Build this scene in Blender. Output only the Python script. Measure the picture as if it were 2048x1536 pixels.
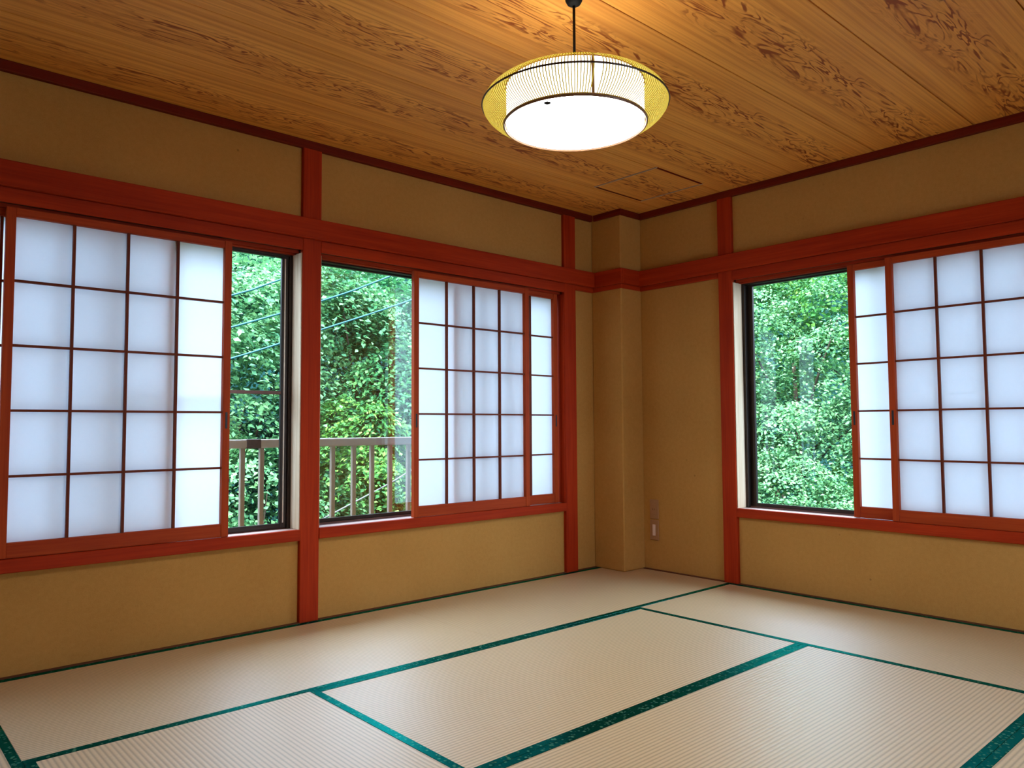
import bpy, bmesh, math, random
import numpy as np
from mathutils import Vector, Matrix

for o in list(bpy.data.objects):
    bpy.data.objects.remove(o)
SC = bpy.context.scene
COL = SC.collection
PI = math.pi

# ---------------------------------------------------------------- camera
cam_d = bpy.data.cameras.new('camera')
cam_d.sensor_fit = 'HORIZONTAL'
cam_d.sensor_width = 36.0
cam_d.lens = 1527.84 / 2048 * 36.0
cam_d.clip_start = 0.02
cam_d.clip_end = 200
cam = bpy.data.objects.new('camera', cam_d)
COL.objects.link(cam)
YAW, PIT, ROL = 0.8397312, 0.0551413, -0.0053537
CAM = Vector((-4.08816, -3.49302, 0.95138))
fw = Vector((math.cos(YAW) * math.cos(PIT), math.sin(YAW) * math.cos(PIT), math.sin(PIT)))
r0 = Vector((math.sin(YAW), -math.cos(YAW), 0))
u0 = r0.cross(fw)
rr = r0 * math.cos(ROL) + u0 * math.sin(ROL)
uu = -r0 * math.sin(ROL) + u0 * math.cos(ROL)
m = Matrix((rr, uu, -fw)).transposed().to_4x4()
m.translation = CAM
cam.matrix_world = m
SC.camera = cam

# ---------------------------------------------------------------- sky, sun, exposure
SKY_STRENGTH = 14.5
SUN_STRENGTH = 22.0
LAMP_STRENGTH = 30.0
SC.view_settings.view_transform = 'Standard'
SC.view_settings.look = 'None'
SC.view_settings.gamma = 1.0
SC.view_settings.use_curve_mapping = False
SC.view_settings.exposure = 0.08
try:
    SC.cycles.use_denoising = True
    SC.cycles.max_bounces = 14
    SC.cycles.diffuse_bounces = 7
    SC.cycles.glossy_bounces = 5
    SC.cycles.transmission_bounces = 8
    SC.cycles.transparent_max_bounces = 16
    SC.cycles.sample_clamp_indirect = 0.0
    SC.cycles.caustics_reflective = False
    SC.cycles.caustics_refractive = False
except Exception:
    pass

W = bpy.data.worlds.new('overcast_sky')
SC.world = W
W.use_nodes = True
nt = W.node_tree
bg = nt.nodes['Background']
tc = nt.nodes.new('ShaderNodeTexCoord')
sx = nt.nodes.new('ShaderNodeSeparateXYZ')
nt.links.new(tc.outputs['Generated'], sx.inputs[0])
rp = nt.nodes.new('ShaderNodeValToRGB')
rp.color_ramp.elements[0].position = 0.0
rp.color_ramp.elements[0].color = (0.33, 0.43, 0.60, 1)
rp.color_ramp.elements[1].position = 1.0
rp.color_ramp.elements[1].color = (0.68, 0.88, 1.22, 1)
nt.links.new(sx.outputs['Z'], rp.inputs[0])
nt.links.new(rp.outputs[0], bg.inputs[0])
bg.inputs[1].default_value = SKY_STRENGTH

sun_d = bpy.data.lights.new('hazy_sun', 'SUN')
sun_d.energy = SUN_STRENGTH
sun_d.angle = math.radians(8)
sun_d.color = (1.0, 0.95, 0.86)
sun = bpy.data.objects.new('hazy_sun', sun_d)
COL.objects.link(sun)
sd = Vector((0.42, 0.30, -0.86)).normalized()
sun.rotation_euler = sd.to_track_quat('-Z', 'Y').to_euler()
sun.location = (-6, -6, 12)


# ---------------------------------------------------------------- helpers
def tag(o, label=None, cat=None, group=None, kind=None):
    if label: o['label'] = label
    if cat: o['category'] = cat
    if group: o['group'] = group
    if kind: o['kind'] = kind
    return o


def world_loc(p):
    v = Vector((0, 0, 0))
    while p is not None:
        v = v + p.location
        p = p.parent
    return v


def thing(name, loc, label=None, cat=None, group=None, kind=None):
    o = bpy.data.objects.new(name, None)
    o.empty_display_size = 0.05
    COL.objects.link(o)
    o.location = loc
    return tag(o, label, cat, group, kind)


def link(name, me, mat, parent=None, base=None):
    """geometry is given in world metres; it is stored relative to the object it belongs to"""
    o = bpy.data.objects.new(name, me)
    COL.objects.link(o)
    if mat is not None and len(me.materials) == 0:
        me.materials.append(mat)
    off = Vector((0, 0, 0))
    if parent is not None:
        o.parent = parent
        off = world_loc(parent)
    if base is not None:
        b = Vector(base)
        o.location = b - off
        off = b
    if off.length > 0:
        me.transform(Matrix.Translation(-off))
    return o


def bm_obj(name, bm, mat, parent=None, base=None, smooth=False):
    me = bpy.data.meshes.new(name)
    bm.normal_update()
    bm.to_mesh(me)
    bm.free()
    if smooth:
        for p in me.polygons:
            p.use_smooth = True
    return link(name, me, mat, parent, base)


def add_box(bm, x0, x1, y0, y1, z0, z1, bev=0.0, seg=1):
    if x0 > x1: x0, x1 = x1, x0
    if y0 > y1: y0, y1 = y1, y0
    vs = [bm.verts.new(p) for p in ((x0, y0, z0), (x1, y0, z0), (x1, y1, z0), (x0, y1, z0),
                                    (x0, y0, z1), (x1, y0, z1), (x1, y1, z1), (x0, y1, z1))]
    fs = [bm.faces.new([vs[i] for i in q]) for q in
          ((3, 2, 1, 0), (4, 5, 6, 7), (0, 1, 5, 4), (1, 2, 6, 5), (2, 3, 7, 6), (3, 0, 4, 7))]
    if bev > 0:
        es = set()
        for f in fs:
            es.update(f.edges)
        bmesh.ops.bevel(bm, geom=list(es), offset=bev, segments=seg, affect='EDGES', profile=0.5)


def box(name, x0, x1, y0, y1, z0, z1, mat, parent=None, bev=0.0, base=None):
    bm = bmesh.new()
    add_box(bm, x0, x1, y0, y1, z0, z1, bev)
    return bm_obj(name, bm, mat, parent, base)


def add_lathe(bm, cx, cy, prof, seg=64, close=False):
    rings = []
    for r, z in prof:
        rings.append([bm.verts.new((cx + r * math.cos(2 * PI * k / seg), cy + r * math.sin(2 * PI * k / seg), z))
                      for k in range(seg)])
    n = len(rings)
    for i in range(n if close else n - 1):
        a, b = rings[i], rings[(i + 1) % n]
        for k in range(seg):
            k2 = (k + 1) % seg
            bm.faces.new((a[k], a[k2], b[k2], b[k]))
    return rings


def add_torus(bm, cx, cy, z, R, rz, rxy, seg=72, ms=8):
    prof = [(R + rxy * math.cos(2 * PI * k / ms), z + rz * math.sin(2 * PI * k / ms)) for k in range(ms)]
    add_lathe(bm, cx, cy, prof, seg, close=True)


def add_tube(bm, pts, rad, n=8):
    pts = [Vector(p) for p in pts]
    rads = rad if isinstance(rad, (list, tuple)) else [rad] * len(pts)
    rings = []
    for i, p in enumerate(pts):
        d = (pts[min(i + 1, len(pts) - 1)] - pts[max(i - 1, 0)]).normalized()
        a = d.orthogonal().normalized() if abs(d.z) > 0.9 else d.cross(Vector((0, 0, 1))).normalized()
        b = d.cross(a).normalized()
        rings.append([bm.verts.new(p + (a * math.cos(2 * PI * k / n) + b * math.sin(2 * PI * k / n)) * rads[i])
                      for k in range(n)])
    for i in range(len(rings) - 1):
        for k in range(n):
            k2 = (k + 1) % n
            bm.faces.new((rings[i][k], rings[i][k2], rings[i + 1][k2], rings[i + 1][k]))
    bm.faces.new(rings[0][::-1])
    bm.faces.new(rings[-1])


def wall_mesh(axis, c0, c1, us, zs, holes):
    """one connected slab with openings; axis 'y' = the slab lies along x, axis 'x' = along y"""
    U = sorted(set([us[0], us[1]] + [h[0] for h in holes] + [h[1] for h in holes]))
    Z = sorted(set([zs[0], zs[1]] + [h[2] for h in holes] + [h[3] for h in holes]))
    bm = bmesh.new()
    cache = {}

    def v(u, c, z):
        k = (round(u, 5), round(c, 5), round(z, 5))
        if k not in cache:
            cache[k] = bm.verts.new((u, c, z) if axis == 'y' else (c, u, z))
        return cache[k]

    solid = {}
    for i in range(len(U) - 1):
        for j in range(len(Z) - 1):
            um, zm = (U[i] + U[i + 1]) / 2, (Z[j] + Z[j + 1]) / 2
            solid[i, j] = not any(h[0] < um < h[1] and h[2] < zm < h[3] for h in holes)
    for (i, j), s in solid.items():
        if not s:
            continue
        a, b, c, d = U[i], U[i + 1], Z[j], Z[j + 1]
        bm.faces.new((v(a, c0, c), v(b, c0, c), v(b, c0, d), v(a, c0, d)))
        bm.faces.new((v(a, c1, d), v(b, c1, d), v(b, c1, c), v(a, c1, c)))
        if not solid.get((i - 1, j)): bm.faces.new((v(a, c0, c), v(a, c0, d), v(a, c1, d), v(a, c1, c)))
        if not solid.get((i + 1, j)): bm.faces.new((v(b, c0, d), v(b, c0, c), v(b, c1, c), v(b, c1, d)))
        if not solid.get((i, j - 1)): bm.faces.new((v(a, c0, c), v(a, c1, c), v(b, c1, c), v(b, c0, c)))
        if not solid.get((i, j + 1)): bm.faces.new((v(a, c0, d), v(b, c0, d), v(b, c1, d), v(a, c1, d)))
    bmesh.ops.recalc_face_normals(bm, faces=bm.faces[:])
    return bm


# ---------------------------------------------------------------- materials
class NT:
    def __init__(self, name):
        self.m = bpy.data.materials.new(name)
        self.m.use_nodes = True
        self.t = self.m.node_tree
        self.t.nodes.clear()
        self.out = self.t.nodes.new('ShaderNodeOutputMaterial')

    def n(self, typ, **kw):
        nd = self.t.nodes.new('ShaderNode' + typ)
        for k, v in kw.items():
            if k.startswith('_'):
                setattr(nd, k[1:], v)
            else:
                key = int(k[1:]) if k[0] == 'i' and k[1:].isdigit() else k
                s = nd.inputs[key]
                if hasattr(v, 'node'):
                    self.t.links.new(v, s)
                else:
                    s.default_value = v
        return nd

    def math(self, op, a, b=0.0, clamp=False):
        nd = self.n('Math', _operation=op, i0=a, i1=b)
        nd.use_clamp = clamp
        return nd.outputs[0]

    def ramp(self, fac, stops):
        nd = self.n('ValToRGB', i0=fac)
        cr = nd.color_ramp
        while len(cr.elements) < len(stops):
            cr.elements.new(0.5)
        for e, (p, c) in zip(cr.elements, stops):
            e.position = p
            e.color = (*c, 1) if len(c) == 3 else c
        return nd.outputs[0]

    def mixc(self, fac, a, b, mode='MIX'):
        nd = self.n('Mix', _data_type='RGBA', _blend_type=mode)
        for s, v in ((nd.inputs[0], fac), (nd.inputs[6], a), (nd.inputs[7], b)):
            if hasattr(v, 'node'):
                self.t.links.new(v, s)
            else:
                s.default_value = (*v, 1) if isinstance(v, tuple) and len(v) == 3 else v
        return nd.outputs[2]

    def obj_coord(self, scale=(1, 1, 1), loc=(0, 0, 0)):
        c = self.n('TexCoord')
        mp = self.n('Mapping', Vector=c.outputs['Object'], Scale=scale, Location=loc)
        return mp.outputs[0]

    def noise(self, vec, scale, detail=3.0, rough=0.5, dist=0.0):
        return self.n('TexNoise', Vector=vec, Scale=scale, Detail=detail, Roughness=rough, Distortion=dist).outputs[0]

    def bump(self, h, strength=0.3, dist=0.002):
        return self.n('Bump', Strength=strength, Distance=dist, Height=h).outputs[0]

    def principled(self, **kw):
        p = self.n('BsdfPrincipled', **{k.replace('_', ' '): v for k, v in kw.items()})
        return p

    def finish(self, shader):
        self.t.links.new(shader, self.out.inputs[0])
        return self.m


def simple(name, col, rough=0.5, metal=0.0, spec=0.5, noise=0.0, nscale=40.0):
    t = NT(name)
    c = (*col, 1)
    if noise > 0:
        f = t.noise(t.obj_coord(), nscale, 4.0)
        c = t.mixc(f, tuple(x * (1 - noise) for x in col), tuple(min(1, x * (1 + noise)) for x in col))
    p = t.principled(Roughness=rough, Metallic=metal)
    p.inputs['Specular IOR Level'].default_value = spec
    if hasattr(c, 'node'):
        t.t.links.new(c, p.inputs['Base Color'])
    else:
        p.inputs['Base Color'].default_value = c
    return t.finish(p.outputs[0])


def wood(name, axis, light, dark, rough=0.55, spec=0.10, scale=1.0):
    t = NT(name)
    s = [26.0 * scale, 26.0 * scale, 26.0 * scale]
    s['xyz'.index(axis)] = 0.9 * scale
    v = t.obj_coord(tuple(s))
    n1 = t.noise(v, 1.0, 5.0, 0.6, 0.6)
    s2 = [140.0, 140.0, 140.0]
    s2['xyz'.index(axis)] = 5.0
    n2 = t.noise(t.obj_coord(tuple(s2)), 1.0, 2.0)
    big = t.noise(t.obj_coord((1.2, 1.2, 1.2)), 1.0, 2.0)
    f = t.math('ADD', t.math('MULTIPLY', n1, 0.7), t.math('MULTIPLY', n2, 0.3))
    f = t.math('ADD', f, t.math('MULTIPLY', t.math('SUBTRACT', big, 0.5), 0.35))
    c = t.ramp(f, [(0.30, dark), (0.50, tuple((a + b) / 2 for a, b in zip(light, dark))), (0.68, light)])
    p = t.principled(Roughness=rough, Base_Color=c, Normal=t.bump(f, 0.12, 0.001))
    p.inputs['Specular IOR Level'].default_value = spec
    return t.finish(p.outputs[0])


RED_L, RED_D = (0.48, 0.042, 0.006), (0.28, 0.018, 0.003)
M_RED = {a: wood('red_cedar_' + a, a, RED_L, RED_D) for a in 'xyz'}
SH_L, SH_D = (0.50, 0.072, 0.012), (0.32, 0.034, 0.007)
M_SHOJI = {a: wood('shoji_wood_' + a, a, SH_L, SH_D, 0.5) for a in 'xyz'}
M_LATT = {a: wood('lattice_wood_' + a, a, (0.22, 0.045, 0.014), (0.12, 0.02, 0.007), 0.5) for a in 'xyz'}  # backlit darkness of the bars put into a darker wood colour
M_BARE = wood('bare_weathered_wood', 'z', (0.78, 0.62, 0.42), (0.50, 0.33, 0.18), 0.7, 0.2)
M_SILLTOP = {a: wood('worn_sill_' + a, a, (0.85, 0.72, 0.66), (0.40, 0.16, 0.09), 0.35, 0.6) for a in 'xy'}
M_DARKBASE = {a: wood('dark_base_wood_' + a, a, (0.16, 0.05, 0.02), (0.07, 0.02, 0.008), 0.6, 0.2) for a in 'xy'}
M_BRONZE = simple('bronze_aluminium', (0.035, 0.022, 0.016), 0.32, 0.6, 0.5)
M_BRONZE_L = simple('bronze_track', (0.16, 0.075, 0.055), 0.35, 0.5, 0.5)
M_BLACK = simple('black_plastic', (0.005, 0.0045, 0.004), 0.6, 0.0, 0.15)
M_PULL = simple('dark_finger_pull', (0.010, 0.008, 0.006), 0.45)


M_CORN = {a: wood('dark_cornice_wood_' + a, a, (0.20, 0.018, 0.005), (0.11, 0.010, 0.003), 0.55) for a in 'xyz'}


def mat_plaster():
    t = NT('khaki_plaster')
    v = t.obj_coord()
    big = t.noise(v, 1.3, 3.0)
    fine = t.noise(v, 260.0, 3.0, 0.7)
    mid = t.noise(v, 45.0, 3.0, 0.6)
    f = t.math('ADD', t.math('MULTIPLY', big, 0.45), t.math('ADD', t.math('MULTIPLY', fine, 0.3), t.math('MULTIPLY', mid, 0.25)))
    c = t.ramp(f, [(0.32, (0.42, 0.200, 0.042)), (0.68, (0.57, 0.290, 0.072))])
    vr = t.n('TexVoronoi', Vector=v, Scale=7.0).outputs['Distance']
    sp = t.n('MapRange', Value=vr, **{'From Min': 0.02, 'From Max': 0.055, 'To Min': 0.55, 'To Max': 0.0}).outputs[0]
    sp = t.math('MULTIPLY', sp, t.n('MapRange', Value=t.noise(v, 2.3, 1.0), **{'From Min': 0.5, 'From Max': 0.62}).outputs[0])
    c = t.mixc(sp, c, (0.16, 0.075, 0.018))
    h = t.math('ADD', fine, t.math('MULTIPLY', mid, 0.5))
    p = t.principled(Roughness=0.92, Base_Color=c, Normal=t.bump(h, 0.25, 0.0015))
    p.inputs['Specular IOR Level'].default_value = 0.15
    return t.finish(p.outputs[0])


M_PLASTER = mat_plaster()


def mat_ceiling():
    """printed cedar board: straight grain at the sides, flame figure along the middle (board runs along local x)"""
    t = NT('cedar_ceiling_board')
    c = t.n('TexCoord').outputs['Object']
    s = t.n('SeparateXYZ', i0=c)
    x, y = s.outputs[0], s.outputs[1]
    # wandering centre of the figure
    wob = t.noise(t.n('Mapping', Vector=c, Scale=(0.9, 0.0, 0.0)).outputs[0], 1.0, 1.0)
    yc = t.math('SUBTRACT', y, t.math('MULTIPLY', t.math('SUBTRACT', wob, 0.5), 0.10))
    ay = t.math('ABSOLUTE', yc)
    mask = t.n('MapRange', Value=ay, **{'From Min': 0.075, 'From Max': 0.135, 'To Min': 1.0, 'To Max': 0.0}).outputs[0]
    # straight grain
    g1 = t.noise(t.n('Mapping', Vector=c, Scale=(0.5, 95.0, 1.0)).outputs[0], 1.0, 3.0, 0.55)
    g2 = t.noise(t.n('Mapping', Vector=c, Scale=(1.2, 26.0, 1.0)).outputs[0], 1.0, 2.0, 0.5)
    straight = t.math('ADD', t.math('MULTIPLY', g1, 0.6), t.math('MULTIPLY', g2, 0.4))
    sl = t.n('MapRange', Value=straight, **{'From Min': 0.38, 'From Max': 0.64, 'To Min': 0.0, 'To Max': 0.60}).outputs[0]
    # flame figure : contour lines of a stretched noise
    fld = t.noise(t.n('Mapping', Vector=c, Scale=(3.0, 15.0, 1.0)).outputs[0], 1.0, 2.5, 0.55, 0.9)
    fr = t.math('FRACT', t.math('MULTIPLY', fld, 7.5))
    tri = t.math('ABSOLUTE', t.math('SUBTRACT', fr, 0.5))
    line = t.n('MapRange', Value=tri, **{'From Min': 0.10, 'From Max': 0.24, 'To Min': 1.0, 'To Max': 0.0}).outputs[0]
    brk = t.noise(t.n('Mapping', Vector=c, Scale=(7.0, 30.0, 1.0), Location=(3.1, 7.7, 0)).outputs[0], 1.0, 2.0)
    brk = t.n('MapRange', Value=brk, **{'From Min': 0.40, 'From Max': 0.58, 'To Min': 0.15, 'To Max': 1.0}).outputs[0]
    line = t.math('MULTIPLY', t.math('MULTIPLY', line, mask), brk)
    base = t.mixc(t.noise(t.n('Mapping', Vector=c, Scale=(0.7, 5.0, 1.0)).outputs[0], 1.0, 2.0),
                  (0.84, 0.33, 0.050), (0.93, 0.45, 0.092))
    col = t.mixc(sl, base, (0.46, 0.130, 0.018))
    col = t.mixc(t.math('MULTIPLY', line, 0.95), col, (0.27, 0.050, 0.007))
    p = t.principled(Roughness=0.55, Base_Color=col)
    p.inputs['Specular IOR Level'].default_value = 0.25
    return t.finish(p.outputs[0])


M_CEIL = mat_ceiling()


def mat_tatami(axis):
    """rush surface; the ribs run along 'axis'"""
    t = NT('tatami_rush_' + axis)
    c = t.n('TexCoord').outputs['Object']
    s = t.n('SeparateXYZ', i0=c)
    across = s.outputs[1] if axis == 'x' else s.outputs[0]
    rib = t.math('SINE', t.math('MULTIPLY', across, 2 * PI / 0.0152))
    rib01 = t.math('ADD', t.math('MULTIPLY', rib, 0.5), 0.5)
    sc = (220.0, 14.0, 1.0) if axis == 'x' else (14.0, 220.0, 1.0)
    rush = t.noise(t.n('Mapping', Vector=c, Scale=sc).outputs[0], 1.0, 3.0, 0.6)
    big = t.noise(c, 2.2, 3.0)
    base = t.mixc(rush, (0.55, 0.38, 0.18), (0.79, 0.59, 0.335))
    base = t.mixc(t.math('MULTIPLY', big, 0.5), base, (0.66, 0.45, 0.21))
    base = t.mixc(t.math('MULTIPLY', t.math('POWER', t.math('SUBTRACT', 1.0, rib01), 2.0), 0.55), base, (0.22, 0.125, 0.035))
    h = t.math('ADD', rib01, t.math('MULTIPLY', rush, 0.35))
    p = t.principled(Roughness=0.46, Base_Color=base, Normal=t.bump(h, 0.35, 0.0012))
    p.inputs['Specular IOR Level'].default_value = 0.5
    p.inputs['Coat Weight'].default_value = 0.55
    p.inputs['Coat Roughness'].default_value = 0.44
    p.inputs['Coat IOR'].default_value = 1.6
    return t.finish(p.outputs[0])


M_TATAMI = {a: mat_tatami(a) for a in 'xy'}


def mat_heri():
    t = NT('green_brocade_border')
    c = t.n('TexCoord').outputs['Object']
    vor = t.n('TexVoronoi', Vector=c, Scale=70.0)
    f = t.n('MapRange', Value=vor.outputs['Distance'], **{'From Min': 0.24, 'From Max': 0.46, 'To Min': 1.0, 'To Max': 0.0}).outputs[0]
    n = t.noise(c, 38.0, 2.0)
    f = t.math('MULTIPLY', f, t.n('MapRange', Value=n, **{'From Min': 0.42, 'From Max': 0.56}).outputs[0])
    col = t.mixc(f, (0.0012, 0.016, 0.011), (0.060, 0.150, 0.085))
    d = t.n('BsdfDiffuse', Color=col)
    g = t.n('BsdfGlossy', Color=(0.02, 0.85, 0.70, 1), Roughness=0.27)
    lw = t.n('Fresnel', IOR=1.38)
    mx = t.n('MixShader', i0=lw.outputs[0], i1=d.outputs[0], i2=g.outputs[0])
    return t.finish(mx.outputs[0])


M_HERI = mat_heri()


def mat_paper():
    t = NT('shoji_paper')
    v = t.obj_coord()
    f = t.noise(v, 60.0, 4.0, 0.7)
    col = t.mixc(f, (0.89, 0.925, 0.965), (0.92, 0.95, 0.985))
    d = t.n('BsdfDiffuse', Color=col)
    tr = t.n('BsdfTranslucent', Color=col)
    mx = t.n('MixShader', i0=0.385, i1=d.outputs[0], i2=tr.outputs[0])
    return t.finish(mx.outputs[0])


M_PAPER = mat_paper()


def mat_glass(name, f0):
    t = NT(name)
    g = t.n('NewGeometry')
    dt = t.n('VectorMath', _operation='DOT_PRODUCT', i0=g.outputs['Normal'], i1=g.outputs['Incoming']).outputs['Value']
    c = t.math('SUBTRACT', 1.0, t.math('ABSOLUTE', dt))
    fr = t.math('ADD', f0, t.math('MULTIPLY', t.math('POWER', c, 5.0), 0.96))
    tp = t.n('BsdfTransparent', Color=(0.94, 0.97, 0.96, 1))
    gl = t.n('BsdfGlossy', Roughness=0.0, Color=(1, 1, 1, 1))
    mx = t.n('MixShader', i0=fr, i1=tp.outputs[0], i2=gl.outputs[0])
    return t.finish(mx.outputs[0])


M_GLASS = mat_glass('window_glass', 0.010)
M_GLASS_SHINY = mat_glass('shiny_window_glass', 0.10)


def mat_emit(name, col, s):
    t = NT(name)
    e = t.n('Emission', Color=(*col, 1), Strength=s)
    return t.finish(e.outputs[0])


M_LAMP = mat_emit('lit_lamp_diffuser', (0.96, 0.98, 1.0), LAMP_STRENGTH)
M_LAMP_SIDE = mat_emit('lit_lamp_paper', (0.97, 0.98, 1.0), LAMP_STRENGTH * 0.17)
M_LAMP_TOP = mat_emit('lit_lamp_top', (1.0, 0.95, 0.85), LAMP_STRENGTH * 0.14)


def mat_slat():
    t = NT('yellow_bamboo_slat')
    d = t.n('BsdfDiffuse', Color=(0.80, 0.68, 0.16, 1))
    tr = t.n('BsdfTranslucent', Color=(0.80, 0.70, 0.14, 1))
    mx = t.n('MixShader', i0=0.35, i1=d.outputs[0], i2=tr.outputs[0])
    return t.finish(mx.outputs[0])


M_SLAT = mat_slat()
M_HOOP = simple('dark_bamboo_hoop', (0.05, 0.022, 0.010), 0.4)
M_HOOP_L = simple('brown_bamboo_hoop', (0.22, 0.10, 0.045), 0.4)
M_PLATE = simple('beige_plastic', (0.40, 0.20, 0.085), 0.4, 0, 0.25)
M_PLATE_W = simple('pale_switch', (0.78, 0.58, 0.46), 0.3)
M_RAIL = simple('beige_painted_steel', (0.27, 0.205, 0.15), 0.45, 0.0, 0.3, 0.15, 12.0)
M_RAIL_TOP = simple('grey_painted_steel', (0.36, 0.285, 0.235), 0.4, 0.0, 0.4, 0.1, 12.0)
M_CONC = simple('concrete', (0.33, 0.32, 0.30), 0.85, 0, 0.2, 0.2, 18.0)
M_ROPE = simple('teal_rope', (0.008, 0.095, 0.115), 0.45, 0, 0.4)
M_CABLE = simple('pale_bark', (0.11, 0.12, 0.12), 0.6, 0, 0.2, 0.4, 20)
M_ALU = simple('aluminium_hatch_trim', (0.62, 0.52, 0.42), 0.32, 0.7)
M_BARK = simple('dark_bark', (0.055, 0.045, 0.032), 0.9, 0, 0.1, 0.4, 30.0)
M_OUTER = simple('outer_render', (0.55, 0.52, 0.46), 0.9, 0, 0.1, 0.1, 8)
M_BOUNCE = simple('bounce_wall_tone', (0.52, 0.47, 0.40), 0.8, 0, 0.2, 0.03, 6)  # made-up finish for the unseen back walls, toned for bounced light
M_BOARD = wood('floor_board', 'x', (0.32, 0.17, 0.07), (0.2, 0.09, 0.035), 0.4)


def mat_leaf(name, dark, mid, light, gloss=0.55):
    t = NT(name)
    g = t.n('NewGeometry')
    rnd = g.outputs['Random Per Island']
    pos = t.noise(g.outputs['Position'], 1.4, 2.0)
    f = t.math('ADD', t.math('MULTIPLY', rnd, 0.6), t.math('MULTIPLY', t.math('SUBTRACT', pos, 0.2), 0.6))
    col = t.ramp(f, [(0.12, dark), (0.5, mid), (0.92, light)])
    p = t.principled(Roughness=gloss, Base_Color=col)
    p.inputs['Specular IOR Level'].default_value = 0.22
    tr = t.n('BsdfTranslucent', Color=col)
    mx = t.n('MixShader', i0=0.3, i1=p.outputs[0], i2=tr.outputs[0])
    return t.finish(mx.outputs[0])


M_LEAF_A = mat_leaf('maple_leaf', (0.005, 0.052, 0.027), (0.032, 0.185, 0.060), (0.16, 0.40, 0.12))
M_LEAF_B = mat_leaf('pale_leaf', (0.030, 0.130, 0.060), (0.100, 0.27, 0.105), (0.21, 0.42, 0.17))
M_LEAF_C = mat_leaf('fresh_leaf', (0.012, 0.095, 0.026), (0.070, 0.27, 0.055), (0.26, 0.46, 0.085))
M_LEAF_D = mat_leaf('shade_tinted_leaf', (0.003, 0.030, 0.018), (0.012, 0.085, 0.034), (0.05, 0.18, 0.055))  # shade on the far trees put into the leaf colour
M_HILL = simple('shaded_hillside', (0.004, 0.022, 0.021), 0.95, 0, 0.05, 0.7, 3.0)  # colour kept near black so gaps between leaves read as shade

# ---------------------------------------------------------------- setting : shell
TAT = 0.91
CEIL = 2.396
XL, YF = -5.5, -4.62          # the two walls behind the camera
box('floor', XL - 0.12, 0.16, YF - 0.12, 0.16, -0.20, -0.055, M_BOARD)
bpy.data.objects['floor']['kind'] = 'structure'

WIN1 = (-4.107, -2.349, 0.405, 1.892)
WIN2 = (-2.248, -0.486, 0.405, 1.892)
WIN_FILL = (-2.10, -0.98, 0.40, 1.82)         # added opening behind the camera, lets in fill daylight
WIN3 = (-2.712, -0.950, 0.405, 1.892)   # along y
o = bm_obj('wall_left', wall_mesh('y', 0.024, 0.17, (XL - 0.12, 0.17), (-0.25, CEIL + 0.2), [WIN1, WIN2]), M_PLASTER)
tag(o, 'khaki plaster wall with two windows between red posts', 'wall', kind='structure')
o = bm_obj('wall_right', wall_mesh('x', 0.024, 0.17, (YF - 0.12, 0.024), (-0.25, CEIL + 0.2), [WIN3]), M_PLASTER)
tag(o, 'khaki plaster wall with one window at its right', 'wall', kind='structure')
o = bm_obj('wall_back', wall_mesh('x', XL - 0.12, XL, (YF - 0.12, 0.024), (-0.25, CEIL + 0.2), []), M_BOUNCE)
tag(o, kind='structure')
o = bm_obj('wall_front', wall_mesh('y', YF - 0.12, YF, (XL, 0.024), (-0.25, CEIL + 0.2), [WIN_FILL]), M_BOUNCE)
tag(o, kind='structure')
COLX, COLY = -0.190, -0.235
o = box('wall_corner', COLX, 0.024, COLY, 0.024, 0.0, CEIL, M_PLASTER, bev=0.006)
tag(o, 'narrow plastered column filling the room corner', 'column', kind='structure')

# ceiling : a backing slab with boards hung below it
SEAMS = [0.06, -0.41, -0.88, -1.35, -1.82, -2.29, -2.76, -3.23, -3.70, -4.17, -4.64]
o = box('ceiling', XL - 0.12, 0.17, YF - 0.12, 0.17, CEIL + 0.012, CEIL + 0.08, M_DARKBASE['x'])
tag(o, kind='structure')
ceiling = o
plank_me = None
for i in range(len(SEAMS) - 1):
    y1, y0 = SEAMS[i], SEAMS[i + 1]
    cy = (y0 + y1) / 2
    bm = bmesh.new()
    hw = 0.235 - 0.0026
    z0, z1 = CEIL, CEIL + 0.012
    vs = [bm.verts.new(p) for p in ((XL, -hw, z1), (0.03, -hw, z1), (0.03, hw, z1), (XL, hw, z1),
                                    (XL, -hw + 0.0008, z0), (0.03, -hw + 0.0008, z0), (0.03, hw - 0.0008, z0), (XL, hw - 0.0008, z0),
                                    (XL, -hw, z0 + 0.0008), (0.03, -hw, z0 + 0.0008), (0.03, hw, z0 + 0.0008), (XL, hw, z0 + 0.0008))]
    for q in ((0, 1, 2, 3), (7, 6, 5, 4), (4, 5, 9, 8), (8, 9, 1, 0), (6, 7, 11, 10), (10, 11, 3, 2), (5, 6, 10, 9), (9, 10, 2, 1),
              (7, 4, 8, 11), (11, 8, 0, 3)):
        bm.faces.new([vs[k] for k in q])
    bmesh.ops.recalc_face_normals(bm, faces=bm.faces[:])
    if plank_me is None:
        plank_me = bpy.data.meshes.new('plank')
        bm.to_mesh(plank_me)
        plank_me.materials.append(M_CEIL)
    bm.free()
    p = bpy.data.objects.new('plank', plank_me)
    COL.objects.link(p)
    p.parent = ceiling
    p.location = (0, cy, 0)

# roof with eaves above the room
o = box('roof', XL - 0.6, 0.75, YF - 0.6, 0.75, CEIL + 0.22, CEIL + 0.34, M_OUTER)
tag(o, kind='structure')

tn = [0]


def trim(x0, x1, y0, y1, z0, z1, mat, label=None, cat=None, bev=0.003):
    tn[0] += 1
    o = box('trim_%d' % tn[0], x0, x1, y0, y1, z0, z1, mat, bev=bev)
    tag(o, label, cat, kind='structure')
    return o


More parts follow.
